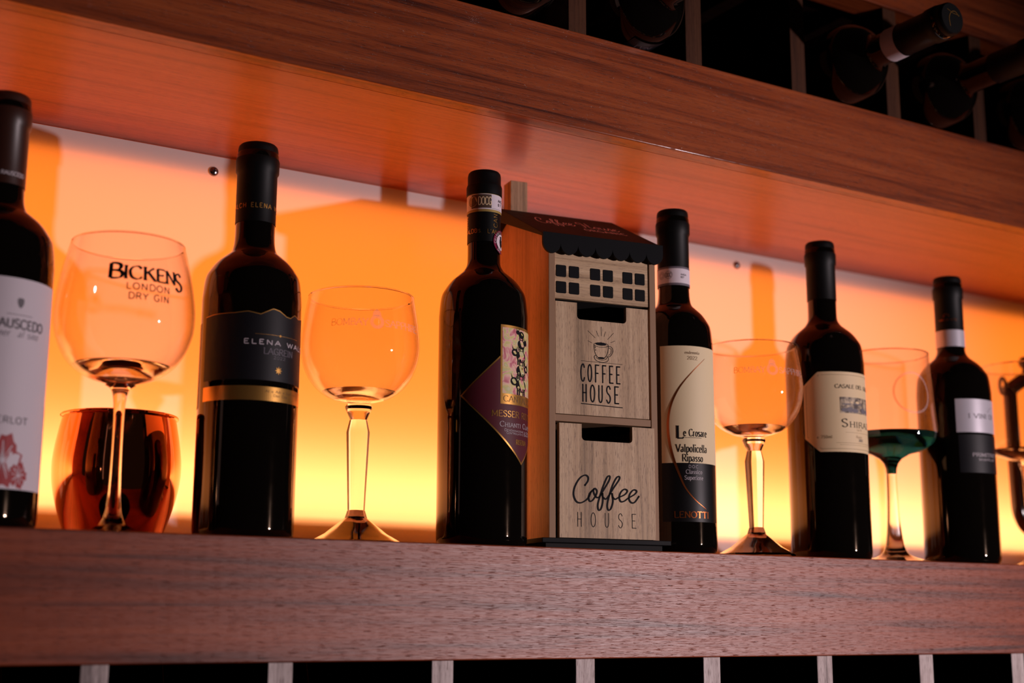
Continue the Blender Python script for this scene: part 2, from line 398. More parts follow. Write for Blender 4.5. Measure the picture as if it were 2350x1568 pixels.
class Ink:
    """flat lettering and marks in (u, v) metres, to be laid on a surface"""
    def __init__(s): s.tris = []          # (polygon in uv, material)
    def poly(s, pts, mat): s.tris.append((list(pts), mat))
    def stroke(s, pts, width, mat, closed=False, rnd=False):
        """width: number or function(direction)"""
        n = len(pts)
        wf = width if callable(width) else (lambda d: width)
        L, Rr = [], []
        for i in range(n):
            if closed: a, b = pts[i-1], pts[(i+1) % n]
            else: a, b = pts[max(0, i-1)], pts[min(n-1, i+1)]
            dx, dy = b[0]-a[0], b[1]-a[1]; l = math.hypot(dx, dy) or 1e-9
            dx /= l; dy /= l; h = wf((dx, dy))/2
            L.append((pts[i][0]-dy*h, pts[i][1]+dx*h)); Rr.append((pts[i][0]+dy*h, pts[i][1]-dx*h))
        for i in range(n if closed else n-1):
            j = (i+1) % n
            s.poly([Rr[i], Rr[j], L[j], L[i]], mat)
        if rnd:
            for i in (0, n-1): s.disc(pts[i][0], pts[i][1], wf((0, 1))/2, mat, 10)
    def disc(s, x, y, r, mat, n=24, ry=None):
        ry = ry or r
        s.poly([(x+r*math.cos(2*PI*k/n), y+ry*math.sin(2*PI*k/n)) for k in range(n)], mat)
    def ring(s, x, y, r, wd, mat, n=40, ry=None, a0=0, a1=2*PI):
        ry = ry or r
        p = [(x+r*math.cos(a0+(a1-a0)*k/n), y+ry*math.sin(a0+(a1-a0)*k/n)) for k in range(n+1)]
        s.stroke(p, wd, mat)
    def rect(s, x0, x1, y0, y1, mat, nu=1):
        for k in range(nu):
            a, b = x0+(x1-x0)*k/nu, x0+(x1-x0)*(k+1)/nu
            s.poly([(a, y0), (b, y0), (b, y1), (a, y1)], mat)
    def text(s, t, x, y, h, mat, width=None, track=1., xs=1., thick=.16, thin=.06, serif=True, rnd=False, slope=0., smallcaps=False, center=False, arc=None, slant=0.):
        """draw t with its first letter at x, baseline y, capitals h high; width fits the whole line"""
        def glyphs():
            for i, ch in enumerate(t):
                k = h
                if smallcaps and ch.islower(): k = h*.76; ch = ch.upper()
                yield GL.get(ch, GL[' ']), k
        adv = sum(g[0]*k/10*xs+track*h*.1 for g, k in glyphs())
        if width: xs2 = (width/adv)
        else: xs2 = 1.
        if center: x -= adv*xs2/2
        cx = x
        for g, k in glyphs():
            sc = k/10
            def T(p):
                a = cx+(p[0]+p[1]*slant)*sc*xs*xs2; b_ = y+p[1]*sc
                return (a, b_+slope*(a-x)) if arc is None else (a, b_+arc(a))
            strokes = []
            for st in g[1]:
                sm = st.startswith('~'); cl = '@' in st[:2]
                q = pp(st.lstrip('~@'))
                q = crom(q, 4, cl) if sm else [q[0], tuple((q[0][d]+q[1][d])/2 for d in (0, 1)), q[1]]
                strokes.append((q, cl, sm))
            wid = lambda d: (thin+(thick-thin)*abs(d[0]*.3-(-1)*0-d[1]*.95))*k if serif else thick*k
            ends = [e for q, c, sm in strokes for e in (q[0], q[-1])]
            for q, cl, sm in strokes:
                s.stroke([T(p) for p in q], wid, mat, cl, rnd)
                if serif and not cl and not rnd:
                    for e, nb in ((q[0], q[1]), (q[-1], q[-2])):
                        if sum(1 for z in ends if abs(z[0]-e[0])+abs(z[1]-e[1]) < .2) > 1: continue
                        vert = abs(nb[1]-e[1]) > abs(nb[0]-e[0])
                        if vert and not sm:
                            s.stroke([T((e[0]-1.25, e[1])), T((e[0]+1.25, e[1]))], thin*k*1.1, mat)
                        elif not vert and not sm:
                            dy = -1.3 if e[1] > 8 else 1.3
                            s.stroke([T(e), T((e[0]+.1, e[1]+dy))], thin*k*1.2, mat)
            cx += g[0]*k/10*xs*xs2+track*h*.1*xs2
        return cx
    def emit(s, mb, fn):
        for p, mat in s.tris: mb.face([fn(a, b) for a, b in p], mat)
def cyl_map(rz, off):
    """wrap (arc length at the reference radius, height) round a vertical axis; u=0 faces -y"""
    def f(u, v):
        r = rz(v) if callable(rz) else rz
        R0 = cyl_map.R if cyl_map.R else r
        a = u/R0
        return ((r+off)*math.sin(a), -(r+off)*math.cos(a), v)
    return f
cyl_map.R = None
def cyl_patch(mb, R, off, a0, a1, zlo, zhi, mat, na=48, nz=1):
    """sheet from angle a0 to a1 (degrees); zlo and zhi numbers or functions of the angle"""
    zl = zlo if callable(zlo) else (lambda a: zlo)
    zh = zhi if callable(zhi) else (lambda a: zhi)
    r = R+off
    P = lambda a, z: (r*math.sin(R_(a)), -r*math.cos(R_(a)), z)
    for i in range(na):
        a, b = a0+(a1-a0)*i/na, a0+(a1-a0)*(i+1)/na
        if zh(a)-zl(a) <= 1e-6 and zh(b)-zl(b) <= 1e-6: continue
        mb.face([P(a, zl(a)), P(b, zl(b)), P(b, zh(b)), P(a, zh(a))], mat)
def lerp(pts):
    def f(a):
        if a <= pts[0][0]: return pts[0][1]
        for (x0, y0), (x1, y1) in zip(pts, pts[1:]):
            if a <= x1: return y0+(y1-y0)*(a-x0)/(x1-x0)
        return pts[-1][1]
    return f

def shade_sides(mb, front, side):
    """front faces in the given wood, the others near-black with cell shade in the colour"""
    fs, ss = mb.slot(front), mb.slot(side)
    for i, f in enumerate(mb.f):
        mb.mi[i] = fs if all(abs(mb.v[v][1]-.003) < 1e-6 for v in f) else ss

# ------------------------------------------------------------------ the setting and the shelving
HZ, TZ, SB = .3424, .4268, -.0836        # underside of the upper beam, its top, bottom of the lower shelf
X0, X1 = -.35, 2.3
NEXT = .541
def struct(name, mb, **k):
    o = mb.build(name, **k); o['kind'] = 'structure'; return o
b = MB(); b.box(X0-1.2, X1+1.2, .30, .34, -1.4, 1.4, M['wall']); struct('wall_back', b)
unit = thing('shelving_unit', 'reddish-brown wooden back-bar shelving with square bottle cells above and below the glowing bay', 'shelving', (0, 0, 0))
b = MB(); b.box(X0, X1, 0, .2275, SB, 0, M['shelf']); b.build('shelf_board', unit, bevel=.0009, label='thick satin shelf board the bottles stand on')
b = MB(); b.box(X0, X1, 0, .0165, HZ, TZ, M['beam']); b.build('beam', unit, bevel=.0009, label='front plank of the shelf above')
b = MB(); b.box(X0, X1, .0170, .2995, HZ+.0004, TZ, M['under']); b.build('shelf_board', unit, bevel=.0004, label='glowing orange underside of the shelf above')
b = MB(); b.box(X0, X1, 0, .03, NEXT, NEXT+.085, M['beam']); b.build('beam', unit, bevel=.0009)
b = MB(); b.box(X0, X1, .0305, .2995, NEXT+.012, NEXT+.085, M['rack_back']); b.build('shelf_board', unit)
for k in range(-5, 17):
    x = .2425+.1248*k
    if x < X0 or x > X1-.02: continue
    b = MB(); b.box(x, x+.0178, .003, .2275, -.33, SB, M['divider']); shade_sides(b, M['divider'], M['rack_back']); b.build('divider', unit, bevel=.0006)
    b = MB(); b.box(x-.004, x+.0140, .003, .2275, TZ, NEXT, M['rack_divider']); shade_sides(b, M['rack_divider'], M['rack_back']); b.build('divider', unit, bevel=.0006)
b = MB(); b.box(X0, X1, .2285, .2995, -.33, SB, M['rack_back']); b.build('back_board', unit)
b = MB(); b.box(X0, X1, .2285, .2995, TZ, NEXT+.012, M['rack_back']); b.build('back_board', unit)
b = MB(); b.box(X0, X1, 0, .2995, -.35, -.33, M['rack_back']); b.build('shelf_board', unit)
b = MB(); b.box(X0, X0+.018, .0005, .2995, SB, NEXT+.085, M['beam']); b.build('side_panel', unit)
b = MB(); b.box(X1-.018, X1, .0005, .2995, SB, NEXT+.085, M['beam']); b.build('side_panel', unit)

panel = thing('backlit_panel', 'glowing orange-yellow backlit white acrylic sheet behind the bottles, held by screws', 'light panel', (0, P_Y, 0))
b = MB(); b.face([(X0+.02, 0, -.02), (X1-.02, 0, -.02), (X1-.02, 0, HZ), (X0+.02, 0, HZ)], M['opal']); b.build('diffuser_sheet', panel, fixn=False, smooth=False)
b = MB(); b.box(X0+.02, X1-.02, .0130, .0180, -.02, .0352, M['wall']); b.box(X0+.02, X1-.02, .007, .014, .3235, HZ, M['wall'])  # unseen rails, added to block the LEDs along top and bottom
b.build('blocking_rail', panel)
for sx, sz in ((.3910, .3282), (.9857, .3268), (1.5804, .327)):
    b = MB()
    prof = [(0, .0)] + [(.0043*math.sin(t), .0030*(1-math.cos(t))) for t in ()]
    prof = [(.0043, 0), (.0043, .0004)]+[(.0043*math.cos(t), .0004+.0026*math.sin(t)) for t in [PI/2*k/8 for k in range(1, 8)]]+[(0, .0030)]
    b.lathe(prof, M['screw'], 40)
    for p in range(2):
        n0 = len(b.v)
        a, c = (.0024, .00055) if p == 0 else (.00055, .0024)
        b.box(-a, a, -c, c, .0024, .0031, M['dark_hole'])
    s = b.build('screw', panel, fixn=False); s.location = (sx, -.0002, sz); s.rotation_euler = (PI/2, R_(8), 0)

# ------------------------------------------------------------------ wine bottles
def body_profile(R, zn, rn, h, ring=True):
    s = R/.0366
    pr = [(0, .0035), (R*.55, .0022), (R-.0055, 0), (R-.002, .0009), (R-.0004, .0038), (R, .008)]
    sh = [(R, zn-.0500), (R*.997, zn-.0430), (R*.955, zn-.0290), (R*.875, zn-.0225), (R*.745, zn-.0160), (R*.60, zn-.0112), (max(rn*1.16, R*.47), zn-.0070), (rn*1.04, zn-.0015), (rn, zn+.006)]
    pr += crom(sh, 5)
    if not ring: return pr+[(rn, zn+.02), (rn*.97, h-.022), (rn*.9, h-.004), (0, h-.001)]
    pr += [(rn, zn+.02), (rn*.985, h-.022), (rn*1.07, h-.020), (rn*1.07, h-.008), (rn*.95, h-.004), (rn*.8, h-.001), (0, h-.001)]
    return pr
def bottle(label, loc, R, zn, rn, h, cap_lo, cap_mat, rot=(0, 0, 0), wide=1.0, group=None, ring=True):
    t = thing('wine_bottle', label, 'bottle', loc, rot, group)
    b = MB(); b.lathe(body_profile(R, zn, rn, h, ring), M['bottle'], 128); b.build('bottle_body', t)
    c = rn+.0004
    pr = [(c, cap_lo), (c, h-.0235)]
    if ring: pr += [(c*1.075, h-.0215), (c*1.085, h-.0125), (c*1.06, h-.0112), (c*1.0, h-.0108)]
    else: pr = [(c, cap_lo), (c, h-.0212), (c*1.07, h-.0204), (c*1.075, h-.0130), (c*1.03, h-.0112), (c*1.0, h-.0104)]
    pr += [(c*1.0, h-.0035), (c*.97, h-.0012), (c*.90, h), (0, h+.0001)]
    b = MB(); b.lathe(pr, cap_mat, 96); b.build('capsule', t)
    return t
deg = lambda R, a: R*R_(a)
def finish(t, R, name, ink, mb=None, off=.0004, label=None, rz=None):
    mb = mb or MB()
    ink.emit(mb, cyl_map(rz or R, off))
    return mb.build(name, t, fixn=False, label=label)

# ---- leftmost: white label with a red leaf
R = .0374
t = bottle('wine bottle with white label, red vine leaf and brown cap, cut by the left edge', (.1822, .05, 0), R, .2205, .0147, .2945, .2295, M['brown_foil'])
b = MB(); cyl_patch(b, R, .00015, -52, 68.5, .0245, .1605, M['white_paper'], 60)
k = Ink()
u = lambda a: deg(R, a)
k.poly([(u(13), .1470), (u(13), .1440), (u(14.5), .1418), (u(16.2), .1408), (u(18), .1418), (u(19.5), .1440), (u(19.5), .1470), (u(16.2), .1476)], M['grey_ink'])
k.rect(u(3), u(30), .1362, .1366, M['dim_ink'], 6)
k.text('RAUSCEDO', u(-11), .1275, .0058, M['grey_ink'], width=u(57.5), thick=.2, thin=.12, serif=False)
k.text('winery al sino', u(-10), .1218, .0046, M['dim_ink'], width=u(50), thick=.07, thin=.03, serif=False, slant=.3)
k.text('MERLOT', u(-8), .0660, .0042, M['grey_ink'], width=u(43), thick=.16, serif=False, track=2)
rng = random.Random(3)
def leaf(k, cx, cz, s):
    lobes = []
    for i in range(26):
        a = 2*PI*i/26
        r = s*(.72+.28*abs(math.cos(a*2.5))+(.10 if i % 2 else -.06))
        lobes.append((cx+r*math.cos(a)*.8, cz+r*math.sin(a)))
    for i in range(13):
        p, q, r2 = lobes[2*i], lobes[(2*i+1) % 26], lobes[(2*i+2) % 26]
        k.poly([(cx+(p[0]-cx)*.12, cz+(p[1]-cz)*.12), p, q, r2], M['red_leaf'])
    for i in range(9):
        a = 2*PI*i/9+.2
        k.stroke([(cx, cz), (cx+s*.72*math.cos(a)*.8, cz+s*.72*math.sin(a))], .0006, M['white_paper'])
leaf(k, u(9), .0425, .0170)
leaf(k, u(27), .0335, .0085)
k.tris = [([(x, max(z, .0248)) for x, z in p], mm) for p, mm in k.tris]
b.face; finish(t, R, 'front_label', k, b, .00035, 'white paper label with grey lettering and a red vine leaf')
k = Ink(); k.text('RAUSCEDO', .0147*R_(-16), .2352, .0026, M['pale_ink'], width=.0147*R_(66), thick=.22, serif=False)
finish(t, .0151, 'cap_lettering', k, None, .0003)

# ---- second: black label with a gold ridge line and gold band
R = .0367
t = bottle('wine bottle with black label, jagged gold ridge line and gold band below it', (.3709, .070, 0), R, .2225, .0148, .3002, .2375, M['foil'])
ridge = lerp([(-97, .1602), (-66, .1619), (-40, .1622), (-24.7, .1634), (-10.6, .1617), (3.9, .1665), (12, .1655), (22, .1622), (28.6, .1618), (37, .1652), (46, .1632), (60, .1650), (76, .1625)])
b = MB(); cyl_patch(b, R, .00015, -82, 74, .1132, ridge, M['black_label'], 90)
b2 = lambda a: ridge(a)-.0006
cyl_patch(b, R, .00028, -82, 74, b2, ridge, M['gold_ink'], 90)
k = Ink(); u = lambda a: deg(R, a)
k.text('ELENA WALCH', u(-28.5), .1394, .0034, M['pale_ink'], width=u(104), thick=.2, thin=.09, serif=False, track=3)
k.rect(u(-16), u(44), .14665, .14685, M['gold_ink'], 10); k.disc(u(14), .1467, .0008, M['gold'])
k.text('LAGREIN', u(-6), .1325, .0044, M['dim_ink'], width=u(41), thick=.15, thin=.06)
k.text('2022', u(6), .1293, .0020, M['dim_ink'], width=u(17), serif=False, thick=.12)
for i in range(8):
    a = 2*PI*i/8
    k.poly([(u(13.3)+.0031*math.cos(a), .1211+.0031*math.sin(a)), (u(13.3)+.0013*math.cos(a+PI/8), .1211+.0013*math.sin(a+PI/8)), (u(13.3), .1211), (u(13.3)+.0013*math.cos(a-PI/8), .1211+.0013*math.sin(a-PI/8))], M['gold'])
finish(t, R, 'front_label', k, b, .0004, 'black label with pale lettering, gold star and gold ridge line')
b = MB(); cyl_patch(b, R, .0002, -82, 63, .0984, .1088, M['gold'], 60)
k = Ink(); k.text('Alto Adige Sudtirol', u(-2), .1046, .0017, M['brown_ink'], width=u(46), serif=False, thick=.12)
k.text('Doc Doc', u(8), .1018, .0017, M['brown_ink'], width=u(20), serif=False, thick=.12)
finish(t, R, 'gold_band', k, b, .00035, 'gold band')
b = MB(); cyl_patch(b, R, .00015, -176, -96, .095, .158, M['ivory'], 24); b.build('back_label', t, fixn=False)
k = Ink(); rr = .0153
k.text('WALCH ELENA WALCH', rr*R_(-118), .2478, .0034, M['gold_ink'], width=rr*R_(230), thick=.16, serif=False, track=3)
finish(t, rr, 'cap_lettering', k, None, .0002)

# ---- third: maroon diamond and picture
R = .0357
t = bottle('wine bottle with maroon diamond label and stacked-animal picture beside the wooden tea house', (.5573, .045, 0), R, .2280, .0132, .3045, .2440, M['foil'], ring=False)
b = MB()
top = lambda a: .1148+(a+59.4)*.00062 if a < 26.8 else .1148+(113-a)*.00062
bot = lambda a: .1148-(a+59.4)*.000604 if a < 26.8 else .1148-(113-a)*.000604
cyl_patch(b, R, .00015, -59.4, 113, bot, top, M['gold'], 110)
g = 3.0
cyl_patch(b, R, .00027, -59.4+g, 113-g, lambda a: bot(a)+.00175, lambda a: max(top(a)-.00175, bot(a)+.00175), M['maroon'], 110)
cyl_patch(b, R, .0004, -8.1, 62, .1088, .1713, M['gold'], 50)
cyl_patch(b, R, .0005, -5.8, 60, .1170, .1692, M['picture'], 46)
k = Ink(); u = lambda a: deg(R, a)
k.text('MESSER RIDOLFO', u(-19.4), .0990, .0046, M['gold'], width=u(92), thick=.15, thin=.06, smallcaps=True)
k.text('Chianti Classico', u(-8.8), .0912, .0040, M['pale_ink'], width=u(78), thick=.13, thin=.05, smallcaps=True)
k.text('Denominazione di Origine', u(-2.5), .0878, .0018, M['pale_ink'], width=u(60), thick=.12, serif=False, smallcaps=True)
k.text('Controllata e Garantita', u(0.5), .0857, .0018, M['pale_ink'], width=u(54), thick=.12, serif=False, smallcaps=True)
k.text('RISERVA', u(15.5), .0782, .0036, M['gold'], width=u(23), thick=.16, thin=.07, track=.4)
finish(t, R, 'diamond_label', k, b, .00045, 'maroon diamond label with a gold edge')
k = Ink()
k.text('CANTALICI', u(-4), .1108, .0046, M['brown_ink'], width=u(60), thick=.10, thin=.05, smallcaps=False)
# five stacked animals in black
def beast(cx, z, s, face):
    k.disc(cx, z+.0042*s, .0041*s, M['ink'], 20, .0030*s)
    k.disc(cx+face*.0050*s, z+.0058*s, .0022*s, M['ink'], 16, .0019*s)
    for hx in (-.0011, .0011):
        k.poly([(cx+face*.0050*s+hx*s-.0004*s, z+.0070*s), (cx+face*.0050*s+hx*s+.0005*s, z+.0070*s), (cx+face*.0050*s+hx*1.7*s, z+.0094*s)], M['ink'])
    for lx in (-.0029, -.0016, .0014, .0027):
        k.rect(cx+lx*s-.00045*s, cx+lx*s+.00045*s, z-.0002, z+.0030*s, M['ink'])
zz = .1172
for s, f in ((1.75, -1), (1.6, 1), (1.6, -1), (1.25, 1), (.95, -1)):
    beast(u(26), zz, s, f); zz += .0071*s
k.disc(u(23), .1467, .0011, M['rose_ink'], 14); k.disc(u(28), .1385, .0010, M['gold'], 10)
finish(t, R, 'picture_print', k, None, .0006, 'stack of black animals printed on the pastel picture')
rr = .0137
b = MB(); cyl_patch(b, rr, .0003, -180, 180, .2684, .2845, M['olive_gold'], 72)
cyl_patch(b, rr, .00042, -180, 180, .2704, .2833, M['white_paper'], 72)
cyl_patch(b, rr, .00055, -76, -6, .2714, .2828, M['tan_print'], 24)
k = Ink(); u = lambda a: rr*R_(a)
k.disc(u(-71), .2771, .0044, M['ivory']); k.ring(u(-71), .2771, .0040, .0004, M['tan_print']); k.ring(u(-71), .2771, .0028, .0003, M['tan_print'])
k.text('DOCG', u(-50), .2740, .0066, M['ivory'], width=u(45), thick=.10, serif=False)
k.text('AAG', u(22), .2776, .0022, M['grey_ink'], serif=False, thick=.2); k.text('047', u(22), .2742, .0022, M['grey_ink'], serif=False, thick=.2)
k.rect(u(-3), u(40), .2712, .2714, M['grey_ink'], 8)
finish(t, rr, 'neck_band', k, b, .0007, 'white strip printed DOCG')
k = Ink()
k.text("L'ANTICA", u(-19), .2505, .0034, M['gold'], thick=.12, serif=False, track=1.6)
k.text('S.S.', u(-61), .2510, .0026, M['gold'], thick=.14, serif=False)
k.text('ALDO', u(-101), .2510, .0034, M['gold'], thick=.12, serif=False)
kk = Ink(); kk.text('CAN', 0, 0, .0040, M['gold'], thick=.1, serif=False, track=2)
for p, mt in kk.tris: k.poly([(u(12)-y+.002, .2560+x) for x, y in p], mt)
for p, mt in kk.tris: k.poly([(u(-98)-y, .2550+x) for x, y in p], mt)
finish(t, rr, 'cap_lettering', k, None, .0002)
k = Ink(); c = (u(43), .2449)
k.disc(*c, .0098, M['seal_red'], 40); k.disc(*c, .0066, M['white_paper'], 36)
# the black rooster
kk2 = [(-.0012, .0046), (.0008, .0052), (.0012, .0038), (.0006, .0026), (.0016, .0010), (.0030, .0014), (.0034, .0030), (.0042, .0010), (.0038, -.0016), (.0020, -.0034), (.0010, -.0040), (.0008, -.0054), (.0000, -.0054), (.0002, -.0038), (-.0014, -.0022), (-.0020, -.0002), (-.0016, .0018), (-.0008, .0030)]
for i in range(1, len(kk2)-1): k.poly([(c[0]+.0006, c[1]-.0002), (c[0]+kk2[i][0], c[1]+kk2[i][1]), (c[0]+kk2[i+1][0], c[1]+kk2[i+1][1])], M['ink'])
k.poly([(c[0]+.0006, c[1]-.0002), (c[0]+kk2[-1][0], c[1]+kk2[-1][1]), (c[0]+kk2[0][0], c[1]+kk2[0][1]), (c[0]+kk2[1][0], c[1]+kk2[1][1])], M['ink'])
def ring_text(k, txt, cx, cy, r, h, a0, step, mat, inward=False):
    for i, ch in enumerate(txt):
        q = Ink(); q.text(ch, 0, 0, h, mat, serif=False, thick=.16, center=True)
        a = a0+step*i
        for p, mt in q.tris:
            o2 = []
            for x, y in p:
                if inward: x, y = -x, -y
                ra = a-PI/2
                o2.append((cx+r*math.cos(a)+x*math.cos(ra)-y*math.sin(ra), cy+r*math.sin(a)+x*math.sin(ra)+y*math.cos(ra)))
            k.poly(o2, mt)
ring_text(k, 'CHIANTI CLASSICO', c[0], c[1], .0071, .0019, R_(188), R_(-15), M['pale_ink'])
ring_text(k, 'DAL 1716', c[0], c[1], .0090, .0019, R_(235), R_(11), M['pale_ink'], True)
finish(t, rr, 'round_seal', k, None, .0006, 'round maroon and white seal with a black rooster')

# ---- fourth: tall cream and black label with a copper arc
R = .0330
t = bottle('slim wine bottle with cream-over-black label and thin copper arc, right of the wooden house', (.7522, .045, 0), R, .2235, .0136, .3030, .2330, M['foil'])
b = MB(); cyl_patch(b, R, .00015, -61, 43, .0751, .1752, M['cream'], 50)
cyl_patch(b, R, .00015, -61, 38, .0260, .0751, M['black_gloss_label'], 50)
k = Ink(); u = lambda a: deg(R, a)
arc = crom([(u(10.2), .1652), (u(-12), .1535), (u(-32.9), .1392), (u(-46), .1240), (u(-50.7), .1091), (u(-49.5), .0945), (u(-44.2), .0800), (u(-36), .0660), (u(-26.7), .0538), (u(-12), .0440), (u(6.4), .0368)], 8)
n = len(arc)
for i in range(n-1):
    def wd(j): return .00022+.0021*math.sin(PI*j/(n-1))**1.3
    (x0, y0), (x1, y1) = arc[i], arc[i+1]
    dx, dy = x1-x0, y1-y0; l = math.hypot(dx, dy); nx, ny = -dy/l, dx/l
    a_, b_ = wd(i)/2, wd(i+1)/2
    k.poly([(x0-nx*a_, y0-ny*a_), (x1-nx*b_, y1-ny*b_), (x1+nx*b_, y1+ny*b_), (x0+nx*a_, y0+ny*a_)], M['copper_ink'])
k.text('L', u(-38.6), .0958, .0104, M['ink'], width=u(11.5), thick=.22, thin=.06)
k.text('e Crosare', u(-28.4), .0976, .0061, M['ink'], width=u(39.5), thick=.14, thin=.05)
k.rect(u(-27.5), u(0), .0962, .0966, M['ink'], 6)
k.text('Valpolicella', u(-39.5), .0842, .0064, M['ink'], width=u(50.5), thick=.13, thin=.05)
k.text('Ripasso', u(-30.8), .0763, .0060, M['ink'], width=u(33.5), thick=.14, thin=.05)
k.text('D.O.C.', u(-21.8), .0708, .0024, M['pale_ink'], width=u(17), thick=.1, serif=False)
k.text('Classico', u(-26), .0660, .0034, M['pale_ink'], width=u(26.5), thick=.12, thin=.05)
k.text('Superiore', u(-28.2), .0610, .0034, M['pale_ink'], width=u(30), thick=.12, thin=.05)
k.text('LENOTTI', u(-44), .0294, .0050, M['copper_ink'], width=u(56), thick=.2, thin=.08)
k.text('vendemmia', u(-26.6), .1682, .0024, M['brown_ink'], width=u(27), thick=.12, thin=.06)
k.text('2022', u(-20.5), .1632, .0030, M['brown_ink'], width=u(17), thick=.12, thin=.06)
finish(t, R, 'front_label', k, b, .00035, 'cream and black label with a copper arc')
b = MB(); cyl_patch(b, R, .00015, 62, 128, .045, .135, M['cream'], 24); b.build('back_label', t, fixn=False)
rr = .0141
b = MB(); cyl_patch(b, rr, .00015, -180, 180, .2330, .2498, M['dim_ink'], 60); cyl_patch(b, rr, .00025, -180, 180, .2350, .2480, M['white_paper'], 60)
k = Ink(); u = lambda a: rr*R_(a)
k.ring(u(-56), .2422, .0034, .0003, M['grey_ink']); k.text('DOC', u(-66), .2404, .0036, M['grey_ink'], width=u(20), thick=.14, serif=False)
k.ring(u(-84), .2422, .0030, .0003, M['grey_ink']); k.ring(u(-84), .2422, .0018, .0003, M['grey_ink'])
k.text('AAGA', u(-12), .2418, .0016, M['grey_ink'], serif=False, thick=.18); k.text('02714', u(-12), .2394, .0016, M['grey_ink'], serif=False, thick=.18)
finish(t, rr, 'neck_band', k, b, .0004, 'white strip printed DOC')

# ---- fifth: ivory octagonal label
R = .0366
t = bottle('wine bottle with ivory cut-corner label showing an engraved landscape', (.9324, .047, 0), R, .2265, .0134, .3012, .2440, M['foil'])
b = MB()
hi = lerp([(-77, .1575), (-55, .1700), (65, .1700), (87, .1575)]); lo = lerp([(-77, .1090), (-55, .0962), (65, .0962), (87, .1090)])
cyl_patch(b, R, .00015, -77, 87, lo, hi, M['ivory'], 80)
k = Ink(); u = lambda a: deg(R, a)
for inset in (.0028,):
    q = [(u(-53), .1700-inset), (u(-73), .1565), (u(-73), .1105), (u(-53), .0962+inset)]
    k.stroke([(u(62-4*i), .1700-inset) for i in range(29)], .0003, M['brown_ink'])
    k.stroke(q[0:2], .0003, M['brown_ink']); k.stroke(q[1:3], .0003, M['brown_ink']); k.stroke(q[2:4], .0003, M['brown_ink'])
    k.stroke([(u(-53+4*i), .0962+inset) for i in range(29)], .0003, M['brown_ink'])
k.text('CASALE DEL GIGLIO', u(-31), .1548, .0034, M['ink'], width=u(80), thick=.17, thin=.07)
k.rect(u(-24.5), u(34.5), .1318, .1466, M['engraving'], 16)
kt = Ink()
for (cx, cy, rx, ry) in ((-18, .1346, 5, .0018), (-9, .1350, 5.5, .0024), (0, .1344, 6, .0020), (18, .1350, 6, .0026), (28, .1345, 5, .0018), (6, .1405, 9, .0006), (-14, .1400, 7, .0006)):
    kt.disc(u(cx), cy, u(rx), M['grey_ink'], 20, ry)
kt.disc(u(5), .1420, u(4), M['ivory'], 14, .0012); kt.disc(u(-6), .1418, u(2.5), M['ivory'], 14, .0007)
k.text('S', u(-23.5), .1190, .0074, M['ink'], width=u(11.5), thick=.16, thin=.06)
k.text('HIRAZ', u(-10.5), .1190, .0050, M['ink'], width=u(48), thick=.16, thin=.06, track=1.5)
k.text('Lazio', u(2), .1160, .0022, M['brown_ink'], serif=False, thick=.08); k.text('Rosso', u(0), .1092, .0024, M['brown_ink'], serif=False, thick=.07)
k.rect(u(-18), u(40), .11395, .11415, M['brown_ink'], 10)
k.text('2022', u(5), .1062, .0022, M['grey_ink'], serif=False, thick=.14)
k.text('e 750ml', u(-59), .1085, .0026, M['brown_ink'], width=u(22), serif=False, thick=.12)
k.rect(u(-32), u(38), .10435, .1046, M['brown_ink'], 10); k.rect(u(-27), u(30), .1026, .1028, M['brown_ink'], 10)
kt.emit(b, cyl_map(R, .0006)); finish(t, R, 'front_label', k, b, .00035, 'ivory label with cut corners')

# ---- sixth: white over black label, white ring on the neck
R = .0368
t = bottle('wine bottle with small white label above black one and white neck ring, rightmost upright bottle', (1.1005, .040, 0), R, .2160, .0138, .2935, .2365, M['foil']); t.scale = (.98, .98, .98)
b = MB(); cyl_patch(b, R, .00015, -48, 60, .1284, .1618, M['silver_paper'], 50)
cyl_patch(b, R, .00015, -46, 58, .0884, .1262, M['black_label'], 50)
k = Ink(); u = lambda a: deg(R, a)
k.text('I VINI DI', u(-29), .1425, .0044, M['grey_ink'], width=u(52), thick=.17, thin=.08)
k.stroke([(u(8), .1490), (u(14), .1530), (u(22), .1545)], .0003, M['grey_ink'])
k.text('PRIMITIVO', u(-26), .1045, .0032, M['pale_ink'], width=u(50), thick=.17, thin=.08)
k.text('SALENTO IGT', u(-16), .1005, .0018, M['pale_ink'], width=u(36), thick=.16, serif=False)
finish(t, R, 'front_label', k, b, .00035, 'white label above a black label')
rr = .0142
b = MB(); cyl_patch(b, rr, .0002, -180, 180, .2195, .2367, M['silver_paper'], 60); b.build('neck_band', t, fixn=False, label='white neck ring')
k = Ink(); u = lambda a: rr*R_(a)
k.ring(u(-60), .2505, .0030, .0005, M['copper_ink'], a0=0, a1=PI); k.ring(u(-60), .2505, .0018, .0003, M['copper_ink'], a0=0, a1=PI)
k.text('VINI DI VITE', u(-92), .2462, .0018, M['copper_ink'], width=u(76), thick=.14, serif=False)
finish(t, rr, 'cap_lettering', k, None, .0002)

